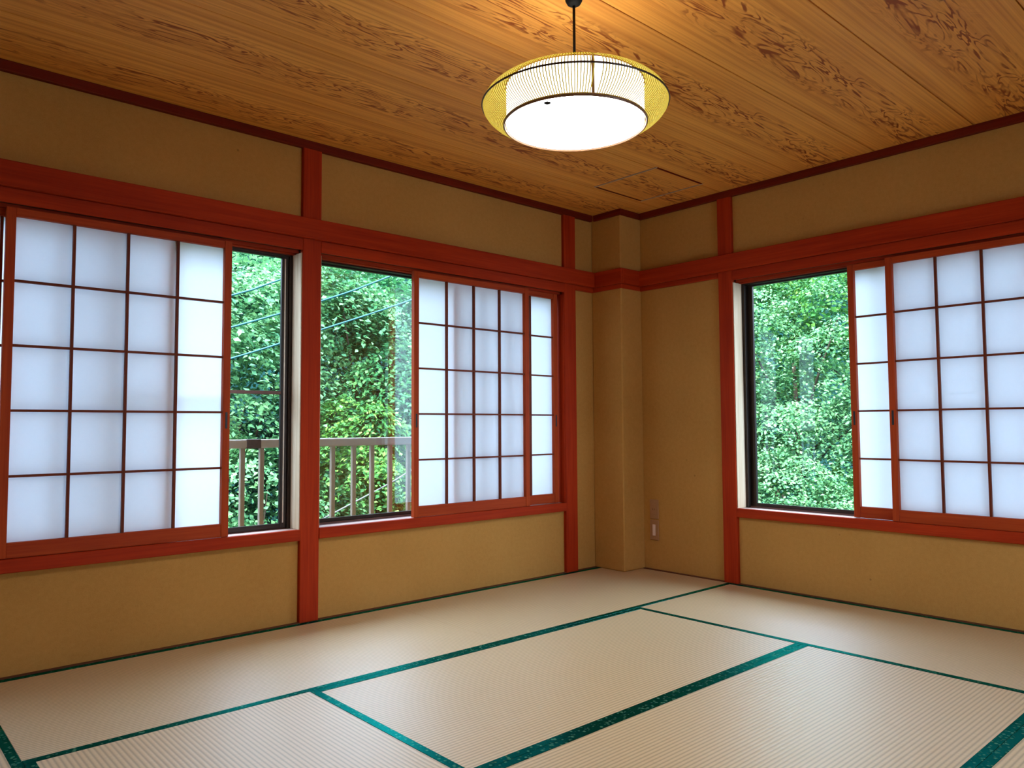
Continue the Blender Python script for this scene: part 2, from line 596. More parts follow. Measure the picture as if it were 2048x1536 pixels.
# posts
trim(-2.349, -2.248, 0.0, 0.10, 0.0, CEIL - 0.001, M_RED['z'], 'red wooden post between the two windows of the left wall', 'post')
trim(-0.486, -0.377, 0.0, 0.10, 0.0, CEIL - 0.001, M_RED['z'], 'red wooden post between left wall and corner column', 'post')
trim(-4.210, -4.107, 0.0, 0.10, 0.0, CEIL - 0.001, M_RED['z'])
trim(0.0, 0.10, -0.950, -0.853, 0.0, CEIL - 0.001, M_RED['z'], 'red wooden post on the right wall beside its window', 'post')
trim(0.0, 0.10, -2.812, -2.712, 0.0, CEIL - 0.001, M_RED['z'])
# picture-rail beams that run in front of the posts
NB, NTOP = 1.893, 1.995
trim(XL, COLX - 0.022, -0.024, 0.0, NB, NTOP, M_RED['x'], 'long red beam across the top of the left wall windows', 'beam')
trim(COLX - 0.022, COLX, COLY - 0.022, 0.0, NB, NTOP, M_RED['y'], 'short red beam on the left face of the corner column', 'beam')
trim(COLX, -0.022, COLY - 0.022, COLY, NB, NTOP, M_RED['x'], 'short red beam on the right face of the corner column', 'beam')
trim(-0.024, 0.0, YF, COLY, NB, NTOP, M_RED['y'], 'long red beam across the top of the right wall window', 'beam')
# thin lower strips under the beams where there is no window
trim(-0.377, COLX, 0.004, 0.024, 1.862, NB, M_RED['x'])
trim(COLX - 0.010, COLX, COLY - 0.010, 0.004, 1.862, NB, M_RED['y'])
trim(COLX, 0.0, COLY - 0.010, COLY, 1.862, NB, M_RED['x'])
trim(0.004, 0.024, -0.853, COLY, 1.862, NB, M_RED['y'])
# backing behind the beams
trim(XL, COLX, 0.0, 0.024, NB, NTOP - 0.004, M_RED['x'])
trim(0.0, 0.024, YF, COLY, NB, NTOP - 0.004, M_RED['y'])
# cornice under the ceiling
trim(XL, COLX - 0.014, -0.004, 0.024, 2.354, CEIL, M_CORN['x'], 'dark red cornice strip where the left wall meets the ceiling', 'cornice')
trim(COLX - 0.014, COLX, COLY - 0.014, -0.004, 2.354, CEIL, M_CORN['y'])
trim(COLX, -0.004, COLY - 0.014, COLY, 2.354, CEIL, M_CORN['x'])
trim(-0.004, 0.024, YF, COLY, 2.354, CEIL, M_CORN['y'], 'dark red cornice strip where the right wall meets the ceiling', 'cornice')
# strips at the foot of the walls
trim(XL, COLX, 0.002, 0.024, -0.05, 0.004, M_DARKBASE['x'], bev=0.0)
trim(0.002, 0.024, YF, COLY, -0.05, 0.004, M_DARKBASE['y'], bev=0.0)


# ---------------------------------------------------------------- windows
def window(n, wall, a0, a1, label, visible_low):
    """a0 < a1 along the wall.  wall 'y': lies along x at y>=0 ; wall 'x': lies along y at x>=0"""
    f = (lambda u0, u1, d0, d1, z0, z1: (u0, u1, d0, d1, z0, z1)) if wall == 'y' else \
        (lambda u0, u1, d0, d1, z0, z1: (d0, d1, u0, u1, z0, z1))
    ax = 'x' if wall == 'y' else 'y'
    base = ((a0 + a1) / 2, 0.1, 0.45) if wall == 'y' else (0.1, (a0 + a1) / 2, 0.45)
    w = thing('window_%d' % n, base, label, 'window', kind='structure')
    bx = lambda nm, u0, u1, d0, d1, z0, z1, mat, par=w, bev=0.002: box(nm, *f(u0, u1, d0, d1, z0, z1), mat, par, bev)
    # red sill and head rail, grooved
    bx('sill', a0, a1, -0.004, 0.020, 0.399, 0.452, M_RED[ax])
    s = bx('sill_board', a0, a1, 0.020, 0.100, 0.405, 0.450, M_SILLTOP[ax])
    bx('head_rail', a0, a1, -0.001, 0.006, 1.833, 1.893, M_RED[ax])
    bx('head_rail', a0, a1, 0.006, 0.009, 1.836, 1.893, M_RED[ax], bev=0)
    bx('head_rail', a0, a1, 0.040, 0.044, 1.822, 1.893, M_RED[ax], bev=0)
    bx('head_rail', a0, a1, 0.009, 0.040, 1.838, 1.893, M_DARKBASE[ax], bev=0)
    bx('head_rail', a0, a1, 0.044, 0.072, 1.838, 1.893, M_DARKBASE[ax], bev=0)
    bx('head_rail', a0, a1, 0.072, 0.100, 1.820, 1.893, M_RED[ax])
    # pale bare wood on the sides of the opening, save one jamb
    bx('jamb', a0, a0 + 0.005, 0.006, 0.100, 0.450, 1.822, M_BARE)
    bx('jamb', a1 - 0.005, a1, 0.006, 0.100, 0.450, 1.822, M_RED['z'] if n == 2 else M_BARE)  # red wood on this jamb stands in for the screen's shade
    # aluminium frame
    bx('frame_side', a0, a0 + 0.022, 0.100, 0.165, 0.440, 1.86, M_BRONZE)
    bx('frame_side', a1 - 0.022, a1, 0.100, 0.165, 0.440, 1.86, M_BRONZE)
    bx('frame_bottom', a0 + 0.022, a1 - 0.022, 0.100, 0.165, 0.405, 0.452, M_BRONZE_L)
    bx('frame_track', a0 + 0.022, a1 - 0.022, 0.118, 0.121, 0.452, 0.460, M_BRONZE_L)
    bx('frame_track', a0 + 0.022, a1 - 0.022, 0.142, 0.145, 0.452, 0.460, M_BRONZE_L)
    bx('frame_top', a0 + 0.022, a1 - 0.022, 0.100, 0.165, 1.812, 1.88, M_BRONZE)
    # two sliding sashes
    mid = (a0 + a1) / 2
    for k, (u0, u1) in enumerate(((a0 + 0.020, mid + 0.022), (mid - 0.022, a1 - 0.020))):
        inner = (k == 1) if wall == 'y' else (k == 0)
        dc = 0.1205 if inner else 0.1435
        d0, d1 = dc - 0.010, dc + 0.010
        st = 0.036
        bm = bmesh.new()
        z0, z1 = 0.456, 1.824
        add_box(bm, *f(u0, u0 + st, d0, d1, z0, z1), 0.002)
        add_box(bm, *f(u1 - st, u1, d0, d1, z0, z1), 0.002)
        add_box(bm, *f(u0 + st - 0.001, u1 - st + 0.001, d0, d1, z0, 0.478), 0.002)
        add_box(bm, *f(u0 + st - 0.001, u1 - st + 0.001, d0, d1, 1.803, z1), 0.002)
        sash = bm_obj('sash', bm, M_BRONZE, w)
        sash['label'] = 'sliding glass sash in a dark bronze aluminium frame'
        g = box('glass_pane', *f(u0 + st - 0.004, u1 - st + 0.004, dc - 0.0015, dc + 0.0015, 0.474, 1.806), M_GLASS_SHINY if n == 2 else M_GLASS, sash)
        if n == 1 and k == 1:
            bx('crossbar', u0 + st, u1 - st, d0, d1, 1.115, 1.132, M_BRONZE_L, sash)
        if n == 1 and k == 1:
            bx('stile_highlight', u1 - st + 0.012, u1 - st + 0.019, d0 - 0.003, d0 + 0.001, 0.48, 1.80, M_ALU, sash, 0.001)  # pale strip standing in for the highlight along the sash stile
    return w


window(1, 'y', WIN1[0], WIN1[1], 'left-hand window of the left wall, bronze sashes behind paper screens', False)
window(2, 'y', WIN2[0], WIN2[1], 'window nearer the room corner on the left wall, trees and railing through its glass', True)
window(3, 'x', WIN3[0], WIN3[1], 'window of the right wall, bright hillside foliage through its glass', True)


w_fill = thing('window_4', ((WIN_FILL[0] + WIN_FILL[1]) / 2, YF - 0.06, WIN_FILL[2]), None, None, kind='structure')  # added unseen window, brightens the room with fill daylight
for u0, u1, z0, z1 in ((WIN_FILL[0], WIN_FILL[0] + 0.04, WIN_FILL[2], WIN_FILL[3]), (WIN_FILL[1] - 0.04, WIN_FILL[1], WIN_FILL[2], WIN_FILL[3]),
                       (WIN_FILL[0] + 0.04, WIN_FILL[1] - 0.04, WIN_FILL[2], WIN_FILL[2] + 0.04), (WIN_FILL[0] + 0.04, WIN_FILL[1] - 0.04, WIN_FILL[3] - 0.04, WIN_FILL[3])):
    box('frame_bar', u0, u1, YF - 0.09, YF - 0.04, z0, z1, M_BRONZE, w_fill)
box('glass_pane', WIN_FILL[0] + 0.035, WIN_FILL[1] - 0.035, YF - 0.066, YF - 0.062, WIN_FILL[2] + 0.035, WIN_FILL[3] - 0.035, M_GLASS, w_fill)

# ---------------------------------------------------------------- shoji screens
def shoji(wall, u0, u1, d0, label, group, pull_side):
    """u0<u1 along the wall, d0 = room-side depth of the frame"""
    dep = 0.028
    d1 = d0 + dep
    f = (lambda a, b, c, d, e, g: (a, b, c, d, e, g)) if wall == 'y' else (lambda a, b, c, d, e, g: (c, d, a, b, e, g))
    ax = 'x' if wall == 'y' else 'y'
    base = ((u0 + u1) / 2, d0 + dep / 2, 0.452) if wall == 'y' else (d0 + dep / 2, (u0 + u1) / 2, 0.452)
    t = thing('shoji_screen', base, label, 'shoji screen', group)
    B = lambda nm, *a, mat, bev=0.0015: box(nm, *f(*a), mat, t, bev)
    st = 0.033
    zb, zt, pz0, pz1 = 0.453, 1.821, 0.512, 1.788
    stiles = [B('stile', u0, u0 + st, d0, d1, zb, zt, mat=M_SHOJI['z']),
              B('stile', u1 - st, u1, d0, d1, zb, zt, mat=M_SHOJI['z'])]
    B('bottom_rail', u0 + st, u1 - st, d0 + 0.002, d1 - 0.002, zb, pz0, mat=M_SHOJI[ax])
    B('top_rail', u0 + st, u1 - st, d0 + 0.002, d1 - 0.002, pz1, zt, mat=M_SHOJI[ax])
    pu0, pu1 = u0 + st, u1 - st
    cw = (pu1 - pu0) / 4
    ch = (pz1 - pz0) / 5
    kd0, kd1 = d1 - 0.020, d1 - 0.004
    for i in range(1, 4):
        c = pu0 + cw * i
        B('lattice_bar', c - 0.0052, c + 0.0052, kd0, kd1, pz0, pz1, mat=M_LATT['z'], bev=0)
    for j in range(1, 5):
        c = pz0 + ch * j
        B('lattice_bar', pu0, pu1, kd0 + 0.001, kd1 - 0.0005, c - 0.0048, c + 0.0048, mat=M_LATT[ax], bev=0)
    dp = d1 - 0.0035
    for i in range(4):
        for j in range(5):
            a, b = pu0 + cw * i, pu0 + cw * (i + 1)
            c, d = pz0 + ch * j, pz0 + ch * (j + 1)
            P = lambda u, z: (u, dp, z) if wall == 'y' else (dp, u, z)
            bm = bmesh.new()
            bm.faces.new([bm.verts.new(P(*q)) for q in ((a, c), (b, c), (b, d), (a, d))])
            bm_obj('paper_pane', bm, M_PAPER, t)
    # finger pull let into the stile
    su = u0 if pull_side == 0 else u1 - st
    bm = bmesh.new()
    add_box(bm, *f(su + 0.009, su + st - 0.009, d0 - 0.0008, d0 + 0.004, 0.945, 1.025), 0.004, 2)
    bm_obj('finger_pull', bm, M_PULL, stiles[pull_side])
    return t


GS = 'paper shoji screens at the windows'
FR, BK = 0.009, 0.043
shoji('y', -3.591, -2.700, FR, 'front shoji screen of the left-hand window, narrow strip of glass open beside it', GS, 1)
shoji('y', -3.840, -2.942, BK, 'rear shoji screen of the left-hand window, only a sliver at the photo edge', GS, 0)
shoji('y', -1.674, -0.800, FR, 'front shoji screen of the window nearer the corner, open glass on its left', GS, 0)
shoji('y', -1.386, -0.512, BK, 'rear shoji screen of the window nearer the corner, one strip showing beside the post', GS, 1)
shoji('x', -2.739, -1.850, FR, 'front shoji screen on the right wall, running off the photo edge', GS, 1)
shoji('x', -2.525, -1.636, BK, 'rear shoji screen on the right wall, one bright strip beside the open glass', GS, 1)


# ---------------------------------------------------------------- tatami
def tatami(x0, x1, y0, y1, run, label):
    g = 0.0006
    x0 += g; x1 -= g; y0 += g; y1 -= g
    t = thing('tatami_mat', ((x0 + x1) / 2, (y0 + y1) / 2, -0.055), label, 'tatami mat', 'tatami mats of the floor')
    box('rush_body', x0, x1, y0, y1, -0.055, -0.0002, M_TATAMI[run], t, 0.0006)
    hw = 0.0290
    if run == 'x':
        for a, b in ((y0, y0 + hw), (y1 - hw, y1)):
            box('border_strip', x0, x1, a, b, -0.030, 0.0012, M_HERI, t, 0.0006)
    else:
        for a, b in ((x0, x0 + hw), (x1 - hw, x1)):
            box('border_strip', a, b, y0, y1, -0.030, 0.0012, M_HERI, t, 0.0006)


T = TAT
tatami(-2 * T, 0, -T, 0, 'x', 'tatami mat under the window nearer the corner, reaching the corner column')
tatami(-4 * T, -2 * T, -T, 0, 'x', 'tatami mat along the left wall under the left-hand window')
tatami(-3 * T, -T, -2 * T, -T, 'x', 'tatami mat in the floor centre, bright, bordered green on both long sides')
tatami(-3 * T, -T, -3 * T, -2 * T, 'x', 'tatami mat at the lower right, between two broad dark green borders')
tatami(-T, 0, -3 * T, -T, 'y', 'tatami mat lying along the right wall under its window')
tatami(-4 * T, -3 * T, -3 * T, -T, 'y', 'strongly ribbed tatami mat at the lower left foreground')
tatami(-5 * T, -4 * T, -2 * T, 0, 'y', 'tatami mat of which only a corner shows at the lower left edge')
tatami(-2 * T, 0, -4 * T, -3 * T, 'x', 'tatami mat of which only a corner shows at the lower right edge')
tatami(-4 * T, -2 * T, -4 * T, -3 * T, 'x', 'tatami mat below the lower photo edge, near the photographer')
tatami(-5 * T, -4 * T, -4 * T, -2 * T, 'y', 'tatami mat behind the photographer, outside the left photo edge')

# ---------------------------------------------------------------- pendant lamp
LX, LY = -2.291, -1.806
lamp = thing('pendant_lamp', (LX, LY, CEIL), 'round white pendant lamp in a bulging cage of thin yellow bamboo slats', 'lamp')
bm = bmesh.new()
add_lathe(bm, LX, LY, [(0.0001, 2.338), (0.012, 2.339), (0.022, 2.345), (0.028, 2.356), (0.031, 2.372), (0.032, 2.395), (0.0001, 2.395)], 32)
bm_obj('canopy', bm, M_BLACK, lamp, smooth=True)
bm = bmesh.new()
add_tube(bm, [(LX, LY, 2.342), (LX, LY, 2.20), (LX, LY, 2.062)], 0.0045, 8)
bm_obj('cord', bm, M_BLACK, lamp, smooth=True)
ZB, ZT, RD, RB = 1.937, 2.060, 0.229, 0.302
bm = bmesh.new()
add_lathe(bm, LX, LY, [(RD - 0.004, ZB), (RD - 0.004, ZT)], 96)
bm_obj('shade', bm, M_LAMP_SIDE, lamp, smooth=True)
bm = bmesh.new()
rg = add_lathe(bm, LX, LY, [(RD - 0.004, ZB), (0.15, ZB - 0.001), (0.0005, ZB - 0.002)], 96)
bm_obj('diffuser', bm, M_LAMP, lamp, smooth=True)
bm = bmesh.new()
add_lathe(bm, LX, LY, [(RD - 0.004, ZT), (0.02, ZT)], 96)
bm_obj('shade_top', bm, M_LAMP_TOP, lamp)


def bulge(t):
    """slat profile, t 0 bottom .. 1 top"""
    a = (t - 0.5) * PI
    return RD + (RB - RD) * math.cos(a) ** 0.8, ZB + (ZT + 0.006 - ZB) * t


RIB_A = math.atan2(CAM.y - LY, CAM.x - LX) + 0.240
NS = 200
bm = bmesh.new()
for k in range(NS):
    a = 2 * PI * k / NS
    if abs((a - RIB_A + PI) % (2 * PI) - PI) < 0.034:
        continue
    ca, sa = math.cos(a), math.sin(a)
    prev = None
    for i in range(11):
        r, z = bulge(i / 10)
        hw = 0.0017
        vs = [bm.verts.new((LX + (r + e) * ca - s * hw * sa, LY + (r + e) * sa + s * hw * ca, z))
              for e, s in ((0.0, -1), (0.0, 1), (0.0011, 1), (0.0011, -1))]
        if prev:
            for j in range(4):
                bm.faces.new((prev[j], prev[(j + 1) % 4], vs[(j + 1) % 4], vs[j]))
        else:
            bm.faces.new(vs[::-1])
        prev = vs
    bm.faces.new(prev)
bmesh.ops.recalc_face_normals(bm, faces=bm.faces[:])
cage = bm_obj('slat_cage', bm, M_SLAT, lamp)
cage['kind'] = 'stuff'
cage['label'] = 'fine yellow bamboo slats bowed around the shade'
for nm, z, R, rz, rx, mt in (('hoop', (ZB + ZT) / 2 + 0.003, RB + 0.003, 0.0034, 0.0024, M_HOOP),
                             ('hoop', ZB + 0.001, RD + 0.0035, 0.0062, 0.0035, M_HOOP_L),
                             ('hoop', ZT + 0.004, RD + 0.002, 0.002, 0.002, M_SLAT)):
    bm = bmesh.new()
    add_torus(bm, LX, LY, z, R, rz, rx, 96, 8)
    bm_obj(nm, bm, mt, cage, smooth=True)
# one broad brown rib on the near side of the cage
ang = math.atan2(CAM.y - LY, CAM.x - LX)
bm = bmesh.new()
arib = RIB_A
for (h0, h1, aa, wd) in ((0.02, 0.99, arib, 0.0042),):
    prev = None
    for i in range(13):
        t_ = h0 + (h1 - h0) * i / 12
        r, z = RD, ZB + (ZT - ZB) * t_
        ca, sa = math.cos(aa), math.sin(aa)
        vs = [bm.verts.new((LX + (r + e) * ca - s * wd * sa, LY + (r + e) * sa + s * wd * ca, z))
              for e, s in ((0.0012, -1), (0.0012, 1), (0.003, 1), (0.003, -1))]
        if prev:
            for j in range(4):
                bm.faces.new((prev[j], prev[(j + 1) % 4], vs[(j + 1) % 4], vs[j]))
        else:
            bm.faces.new(vs[::-1])
        prev = vs
    bm.faces.new(prev)
bmesh.ops.recalc_face_normals(bm, faces=bm.faces[:])
bm_obj('rib', bm, M_HOOP_L, cage)['label'] = 'brown upright bamboo rib'
# fleck on the diffuser
bm = bmesh.new()
fx, fy = LX + 0.205 * math.cos(ang - 0.42), LY + 0.205 * math.sin(ang - 0.42)
add_lathe(bm, fx, fy, [(0.0001, ZB - 0.0065), (0.009, ZB - 0.005), (0.012, ZB - 0.003), (0.0001, ZB - 0.0015)], 10)
bm_obj('fleck', bm, M_BLACK, lamp)['label'] = 'small dark fleck on the white diffuser'

# ---------------------------------------------------------------- ceiling hatch
HX0, HX1, HY0, HY1 = -0.667, -0.236, -0.898, -0.454
hatch = thing('ceiling_hatch', ((HX0 + HX1) / 2, (HY0 + HY1) / 2, CEIL), 'square ceiling hatch in wood grain with a thin metal edge near the corner', 'hatch')
hw = 0.011
box('edge_trim', HX0 - hw, HX0, HY0 - hw, HY1 + hw, CEIL - 0.004, CEIL - 0.0002, M_ALU, hatch)
box('edge_trim', HX1, HX1 + hw, HY0 - hw, HY1 + hw, CEIL - 0.004, CEIL - 0.0002, M_ALU, hatch)
box('edge_trim', HX0, HX1, HY0 - hw, HY0, CEIL - 0.004, CEIL - 0.0002, M_CORN['x'], hatch)  # edges along x coloured dark in place of shadow, same metal trim
box('edge_trim', HX0, HX1, HY1, HY1 + hw, CEIL - 0.004, CEIL - 0.0002, M_CORN['x'], hatch)
box('hatch_panel', HX0, HX1, HY0, HY1, CEIL - 0.0015, CEIL - 0.0002, M_CEIL, hatch)

# ---------------------------------------------------------------- wall plates beside the column
def plate(z0, z1, name, label, cat, low):
    yc = -0.319
    t = thing(name, (0.024, yc, z0), label, cat)
    box('cover_plate', 0.0155, 0.024, yc - 0.035, yc + 0.035, z0, z1, M_PLATE, t, 0.003)
    zc = (z0 + z1) / 2
    if low:
        box('switch_rocker', 0.012, 0.0158, yc - 0.011, yc + 0.011, zc - 0.036, zc + 0.036, M_PLATE_W, t, 0.001)
    else:
        si = box('socket_insert', 0.0135, 0.0158, yc - 0.017, yc + 0.017, zc - 0.034, zc + 0.034, M_PLATE, t, 0.001)
        for s in (-1, 1):
            box('socket_slot', 0.0130, 0.0137, yc + s * 0.0065 - 0.001, yc + s * 0.0065 + 0.001, zc - 0.006, zc + 0.006, M_BLACK, si)


plate(0.333, 0.460, 'wall_outlet', 'beige socket plate on the right wall beside the corner column, upper of two', 'outlet', False)
plate(0.194, 0.326, 'wall_switch', 'beige plate with a pale upright insert below the socket plate', 'switch', True)

# ---------------------------------------------------------------- balcony railing outside the left wall
RY = 0.62
rail = thing('balcony_railing', (-1.8, RY, -0.10), 'beige steel balcony railing outside the left wall windows', 'railing')
bm = bmesh.new()
add_box(bm, -4.6, 0.6, RY - 0.028, RY + 0.028, 0.838, 0.886, 0.008, 2)
bm_obj('handrail', bm, M_RAIL_TOP, rail)
box('bottom_rail', -4.6, 0.6, RY - 0.018, RY + 0.018, 0.0, 0.035, M_RAIL, rail, 0.004)
box('rail_joint', -2.375, -2.290, RY - 0.030, RY + 0.030, 0.836, 0.888, simple('rusty_joint', (0.08, 0.05, 0.045), 0.6, 0, 0.3, 0.4, 60), rail, 0.004)
xs = [-2.387, -2.278, -1.838, -1.697, -1.568, -1.437, -1.298]
xs += [-2.387 - 0.125 * k for k in range(1, 17)] + [-2.278 + 0.147 * k for k in (1, 2)] + [-1.298 + 0.138 * k for k in range(1, 13)]
for x in sorted(xs):
    box('baluster', x - 0.0125, x + 0.0125, RY - 0.0125, RY + 0.0125, 0.035, 0.84, M_RAIL, rail, 0.002)
for x in (-4.55, 0.55):
    box('rail_post', x - 0.02, x + 0.02, RY - 0.02, RY + 0.02, -0.10, 0.84, M_RAIL, rail, 0.003)
o = box('balcony_slab', -4.7, 0.7, 0.171, RY + 0.10, -0.22, -0.10, M_CONC, bev=0.005)
tag(o, 'concrete balcony slab outside the left wall', 'balcony', kind='structure')

# ---------------------------------------------------------------- ropes
def rope(pts, rad, mat, name, label, cat, group=None):
    """smooth line through given points"""
    P = [Vector(p) for p in pts]
    out = []
    for i in range(len(P) - 1):
        p0 = P[max(i - 1, 0)]; p1 = P[i]; p2 = P[i + 1]; p3 = P[min(i + 2, len(P) - 1)]
        for k in range(8):
            t = k / 8
            out.append(0.5 * ((2 * p1) + (p2 - p0) * t + (2 * p0 - 5 * p1 + 4 * p2 - p3) * t * t + (3 * p1 - p0 - 3 * p2 + p3) * t ** 3))
    out.append(P[-1])
    bm = bmesh.new()
    add_tube(bm, out, rad, 8)
    o = bm_obj(name, bm, mat, smooth=True)
    tag(o, label, cat, group)
    return o


GR = 'teal ropes outside the windows'
rope([(-5.2, 2.0, 0.78), (-2.90, 2.0, 1.545), (-1.902, 2.0, 1.921), (-1.604, 2.0, 2.05), (-0.6, 2.0, 2.53), (1.6, 2.0, 3.70)], 0.0072, M_ROPE, 'rope',
     'highest of three slanting teal ropes, seen in the narrow gap of the left-hand window', 'rope', GR)
rope([(-5.2, 2.0, 0.62), (-2.90, 2.0, 1.335), (-1.887, 2.0, 1.691), (-1.186, 2.0, 1.955), (-0.557, 2.0, 2.23), (1.6, 2.0, 3.25)], 0.0072, M_ROPE, 'rope',
     'teal rope slanting across the top of the glass in the window nearer the corner', 'rope', GR)
rope([(-5.2, 2.0, 0.50), (-2.90, 2.0, 1.135), (-1.895, 2.0, 1.459), (-1.184, 2.0, 1.725), (-0.316, 2.0, 2.06), (1.6, 2.0, 2.85)], 0.0072, M_ROPE, 'rope',
     'lowest of three slanting teal ropes, crossing both left wall windows', 'rope', GR)


# ---------------------------------------------------------------- trees and hillside
def leaf_mesh(name, centres, normals, size, rng):
    """one folded pointed blade per centre"""
    n = len(centres)
    a = rng.uniform(0, 2 * PI, n)
    nrm = normals / np.linalg.norm(normals, axis=1)[:, None]
    ref = np.where(np.abs(nrm[:, 2:3]) > 0.9, np.array([[1.0, 0, 0]]), np.array([[0, 0, 1.0]]))
    t1 = np.cross(nrm, ref); t1 /= np.linalg.norm(t1, axis=1)[:, None]
    t2 = np.cross(nrm, t1)
    d = t1 * np.cos(a)[:, None] + t2 * np.sin(a)[:, None]
    s = np.cross(nrm, d)
    L = (size * rng.uniform(0.65, 1.35, n))[:, None]
    w = L * 0.32
    v = np.empty((n, 4, 3))
    v[:, 0] = centres - d * L * 0.5
    v[:, 1] = centres - d * L * 0.05 + s * w + nrm * L * 0.07
    v[:, 2] = centres + d * L * 0.5 - nrm * L * 0.10
    v[:, 3] = centres - d * L * 0.05 - s * w + nrm * L * 0.07
    idx = np.arange(n)[:, None] * 4
    tri = np.concatenate([idx + np.array([[0, 1, 2]]), idx + np.array([[0, 2, 3]])], axis=1).reshape(-1)
    me = bpy.data.meshes.new(name)
    me.vertices.add(n * 4)
    me.vertices.foreach_set('co', v.reshape(-1).astype(np.float32))
    me.loops.add(n * 6)
    me.loops.foreach_set('vertex_index', tri.astype(np.int32))
    me.polygons.add(n * 2)
    me.polygons.foreach_set('loop_start', np.arange(0, n * 6, 3, dtype=np.int32))
    me.polygons.foreach_set('loop_total', np.full(n * 2, 3, dtype=np.int32))
    me.update(calc_edges=True)
    return me


def tree(name, base, lobes, sprays, per, size, spray_r, mat, label, seed, cat='tree', trunk_r=0.06, facing=(0, -1, 0.6), group=None):
    """lobes = list of (centre, radii); leaves sit in flat drooping sprays over the lobes' outsides"""
    rng = np.random.default_rng(seed)
    t = thing(name, base, label, cat, group)
    b = Vector(base)
    bm = bmesh.new()
    tops = [Vector(c) for c, r in lobes]
    mean = sum(tops, Vector()) / len(tops)
    mids = [b, b.lerp(mean, 0.35) + Vector((rng.uniform(-.12, .12), rng.uniform(-.12, .12), 0)), b.lerp(mean, 0.75), mean]
    add_tube(bm, mids, [trunk_r, trunk_r * 0.8, trunk_r * 0.55, trunk_r * 0.4], 8)
    bm_obj('trunk', bm, M_BARK, t, smooth=True)
    for c in tops:
        bm = bmesh.new()
        st = b.lerp(mean, rng.uniform(0.4, 0.75))
        add_tube(bm, [st, st.lerp(c, 0.5) + Vector((0, 0, 0.08)), c], [trunk_r * 0.4, trunk_r * 0.28, trunk_r * 0.12], 6)
        bm_obj('branch', bm, M_BARK, t, smooth=True)
    vol = np.array([r[0] * r[1] * r[2] for c, r in lobes]) ** (2 / 3)
    pick = rng.choice(len(lobes), sprays, p=vol / vol.sum())
    C = np.array([c for c, r in lobes])[pick]
    R = np.array([r for c, r in lobes])[pick]
    dirs = rng.normal(size=(sprays, 3))
    dirs /= np.linalg.norm(dirs, axis=1)[:, None]
    rad = rng.uniform(0.35, 1.0, sprays) ** 0.45
    sp = C + dirs * R * rad[:, None]
    up = dirs * np.array([0.55, 0.55, 0.25]) + np.array([0, 0, 0.9]) + rng.normal(size=(sprays, 3)) * 0.22
    up /= np.linalg.norm(up, axis=1)[:, None]
    k = np.repeat(np.arange(sprays), per)
    q = rng.normal(size=(len(k), 3)) * spray_r
    off = q - up[k] * (np.sum(q * up[k], axis=1) * 0.86)[:, None]
    droop = np.sum(off * off, axis=1) / spray_r * 0.30
    cen = sp[k] + off
    cen[:, 2] -= droop
    nr = up[k] + rng.normal(size=(len(k), 3)) * 0.38
    me = leaf_mesh('foliage', cen, nr, size, rng)
    f = link('foliage', me, mat, t)
    f['kind'] = 'stuff'
    return t


# beyond the left wall
tree('maple_tree', (-0.9, 5.2, -2.6), [((-1.2, 4.2, 2.2), (1.3, 0.9, 0.7)), ((-0.1, 4.6, 2.35), (1.2, 0.9, 0.6)), ((-0.8, 4.4, 1.2), (1.2, 0.8, 0.7)), ((-2.2, 4.4, 1.3), (1.1, 0.8, 0.8))],
     120, 270, 0.060, 0.25, M_LEAF_B, 'pale green tree filling the narrow gap of the left-hand window', 11)
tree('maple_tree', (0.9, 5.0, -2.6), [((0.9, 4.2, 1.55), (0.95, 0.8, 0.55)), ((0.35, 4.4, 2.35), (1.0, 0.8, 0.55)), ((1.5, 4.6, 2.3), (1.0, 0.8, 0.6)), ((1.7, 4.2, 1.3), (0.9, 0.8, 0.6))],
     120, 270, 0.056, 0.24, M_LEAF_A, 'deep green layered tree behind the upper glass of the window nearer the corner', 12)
tree('leafy_shrub', (0.35, 4.1, -2.6), [((0.2, 3.7, 0.75), (0.65, 0.6, 0.65)), ((0.75, 3.9, 0.30), (0.8, 0.6, 0.55))],
     62, 220, 0.052, 0.19, M_LEAF_C, 'yellow-green shrub just above the railing in the window nearer the corner', 13, 'shrub', 0.04)
tree('leafy_shrub', (1.3, 4.2, -2.6), [((1.15, 3.8, 0.55), (0.75, 0.6, 0.55)), ((1.5, 3.6, -0.25), (0.9, 0.6, 0.6)), ((0.6, 3.5, -0.45), (0.8, 0.6, 0.5))],
     80, 230, 0.053, 0.20, M_LEAF_A, 'dark green shrub seen between the balusters of the railing', 14, 'shrub', 0.04)
tree('leafy_shrub', (-0.9, 4.0, -2.6), [((-0.9, 3.6, 0.35), (0.9, 0.6, 0.7)), ((-0.2, 3.7, -0.3), (0.9, 0.6, 0.6)), ((-1.9, 3.7, 0.1), (0.9, 0.6, 0.8))],
     85, 230, 0.054, 0.20, M_LEAF_B, 'light green shrub below the crossbar of the left-hand window', 15, 'shrub', 0.04)
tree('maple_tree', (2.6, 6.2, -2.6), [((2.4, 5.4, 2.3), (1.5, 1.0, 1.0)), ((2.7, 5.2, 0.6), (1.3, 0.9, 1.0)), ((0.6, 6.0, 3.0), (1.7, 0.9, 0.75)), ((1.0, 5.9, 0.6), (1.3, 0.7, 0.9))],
     260, 120, 0.075, 0.26, M_LEAF_D, 'dark tree farther back behind the window nearer the corner', 16, 'tree', 0.08)
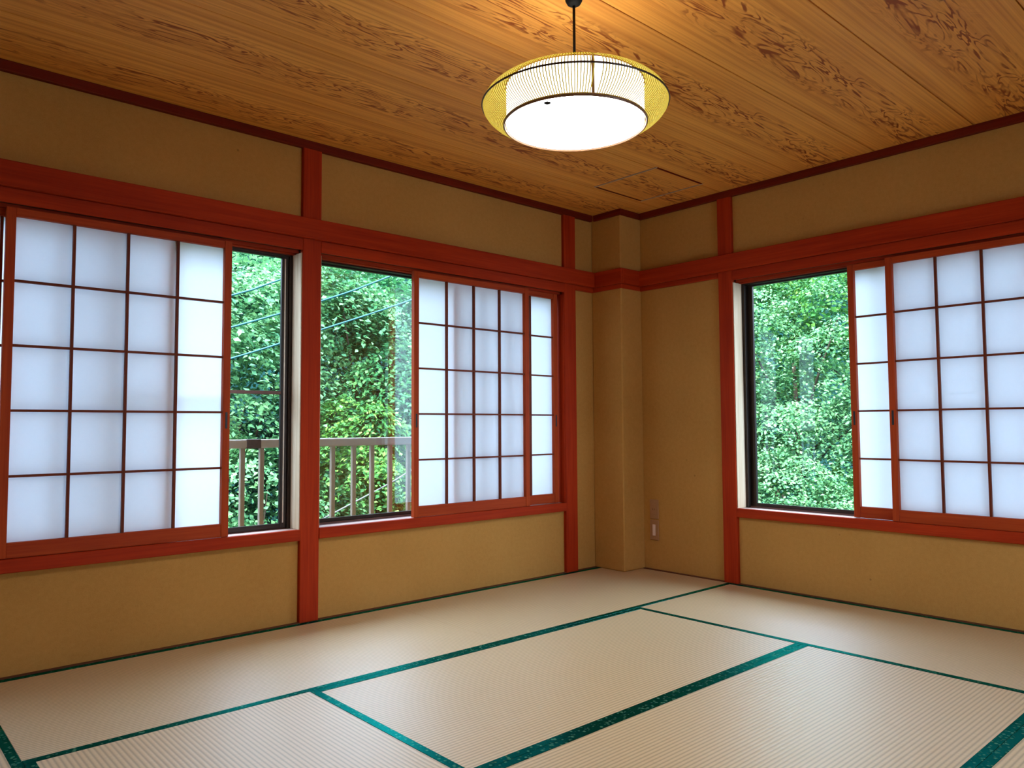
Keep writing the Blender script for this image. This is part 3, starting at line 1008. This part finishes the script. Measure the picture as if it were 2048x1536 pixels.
tree('maple_tree', (-2.2, 6.4, -2.6), [((-2.6, 5.6, 2.2), (1.5, 1.0, 1.0)), ((-0.9, 5.9, 3.05), (1.6, 0.9, 0.75)), ((-2.6, 5.4, 0.4), (1.4, 0.9, 1.0)), ((-0.7, 5.7, 0.6), (1.3, 0.8, 1.0))],
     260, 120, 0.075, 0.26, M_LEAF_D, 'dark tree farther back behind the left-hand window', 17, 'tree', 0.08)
# beyond the right wall
tree('leafy_shrub', (5.2, 1.1, -2.4), [((4.7, 1.4, 0.15), (0.7, 1.1, 0.55)), ((4.9, 0.3, 0.0), (0.7, 0.9, 0.6)), ((4.7, 2.4, 0.1), (0.7, 0.9, 0.6))],
     140, 210, 0.044, 0.19, M_LEAF_B, 'pale small-leaved shrub low behind the right wall window', 21, 'shrub', 0.04)
tree('maple_tree', (5.9, 1.6, -2.4), [((5.3, 1.6, 1.2), (0.8, 1.2, 0.7)), ((5.4, 0.5, 1.1), (0.8, 0.9, 0.6)), ((5.5, 2.6, 1.3), (0.8, 0.9, 0.7)), ((5.6, 1.0, 2.3), (0.8, 1.2, 0.7)), ((5.6, 2.4, 2.4), (0.8, 1.0, 0.7)), ((5.5, -0.6, 1.9), (0.9, 1.1, 1.0)), ((5.5, 3.4, 2.2), (0.9, 1.1, 1.2))],
     300, 220, 0.047, 0.21, M_LEAF_B, 'bright hillside tree filling the upper glass of the right wall window', 22)
tree('maple_tree', (6.9, 0.4, -2.4), [((6.4, -0.6, 1.4), (0.9, 1.3, 1.3)), ((6.3, -1.2, 3.6), (1.1, 1.6, 1.2)), ((6.4, 1.2, 3.9), (1.1, 1.7, 1.1)), ((6.4, 3.4, 3.8), (1.1, 1.5, 1.2)), ((6.5, 0.9, 2.7), (0.9, 1.6, 0.9)), ((6.5, 1.3, 0.4), (0.9, 1.4, 0.9)), ((6.5, 2.9, 1.6), (0.9, 1.2, 1.3))],
     460, 85, 0.085, 0.24, M_LEAF_C, 'darker green tree farther up the slope behind the right wall window', 23, 'tree', 0.08)
# a pale bare branch crossing the lower foliage
rope([(-0.9, 3.05, -0.02), (0.02, 3.0, 0.36), (0.42, 3.0, 0.53), (0.85, 3.0, 0.62), (1.8, 3.1, 0.80)], 0.008, M_CABLE, 'bare_branch',
     'thin pale bare branch slanting behind the railing balusters', 'branch')


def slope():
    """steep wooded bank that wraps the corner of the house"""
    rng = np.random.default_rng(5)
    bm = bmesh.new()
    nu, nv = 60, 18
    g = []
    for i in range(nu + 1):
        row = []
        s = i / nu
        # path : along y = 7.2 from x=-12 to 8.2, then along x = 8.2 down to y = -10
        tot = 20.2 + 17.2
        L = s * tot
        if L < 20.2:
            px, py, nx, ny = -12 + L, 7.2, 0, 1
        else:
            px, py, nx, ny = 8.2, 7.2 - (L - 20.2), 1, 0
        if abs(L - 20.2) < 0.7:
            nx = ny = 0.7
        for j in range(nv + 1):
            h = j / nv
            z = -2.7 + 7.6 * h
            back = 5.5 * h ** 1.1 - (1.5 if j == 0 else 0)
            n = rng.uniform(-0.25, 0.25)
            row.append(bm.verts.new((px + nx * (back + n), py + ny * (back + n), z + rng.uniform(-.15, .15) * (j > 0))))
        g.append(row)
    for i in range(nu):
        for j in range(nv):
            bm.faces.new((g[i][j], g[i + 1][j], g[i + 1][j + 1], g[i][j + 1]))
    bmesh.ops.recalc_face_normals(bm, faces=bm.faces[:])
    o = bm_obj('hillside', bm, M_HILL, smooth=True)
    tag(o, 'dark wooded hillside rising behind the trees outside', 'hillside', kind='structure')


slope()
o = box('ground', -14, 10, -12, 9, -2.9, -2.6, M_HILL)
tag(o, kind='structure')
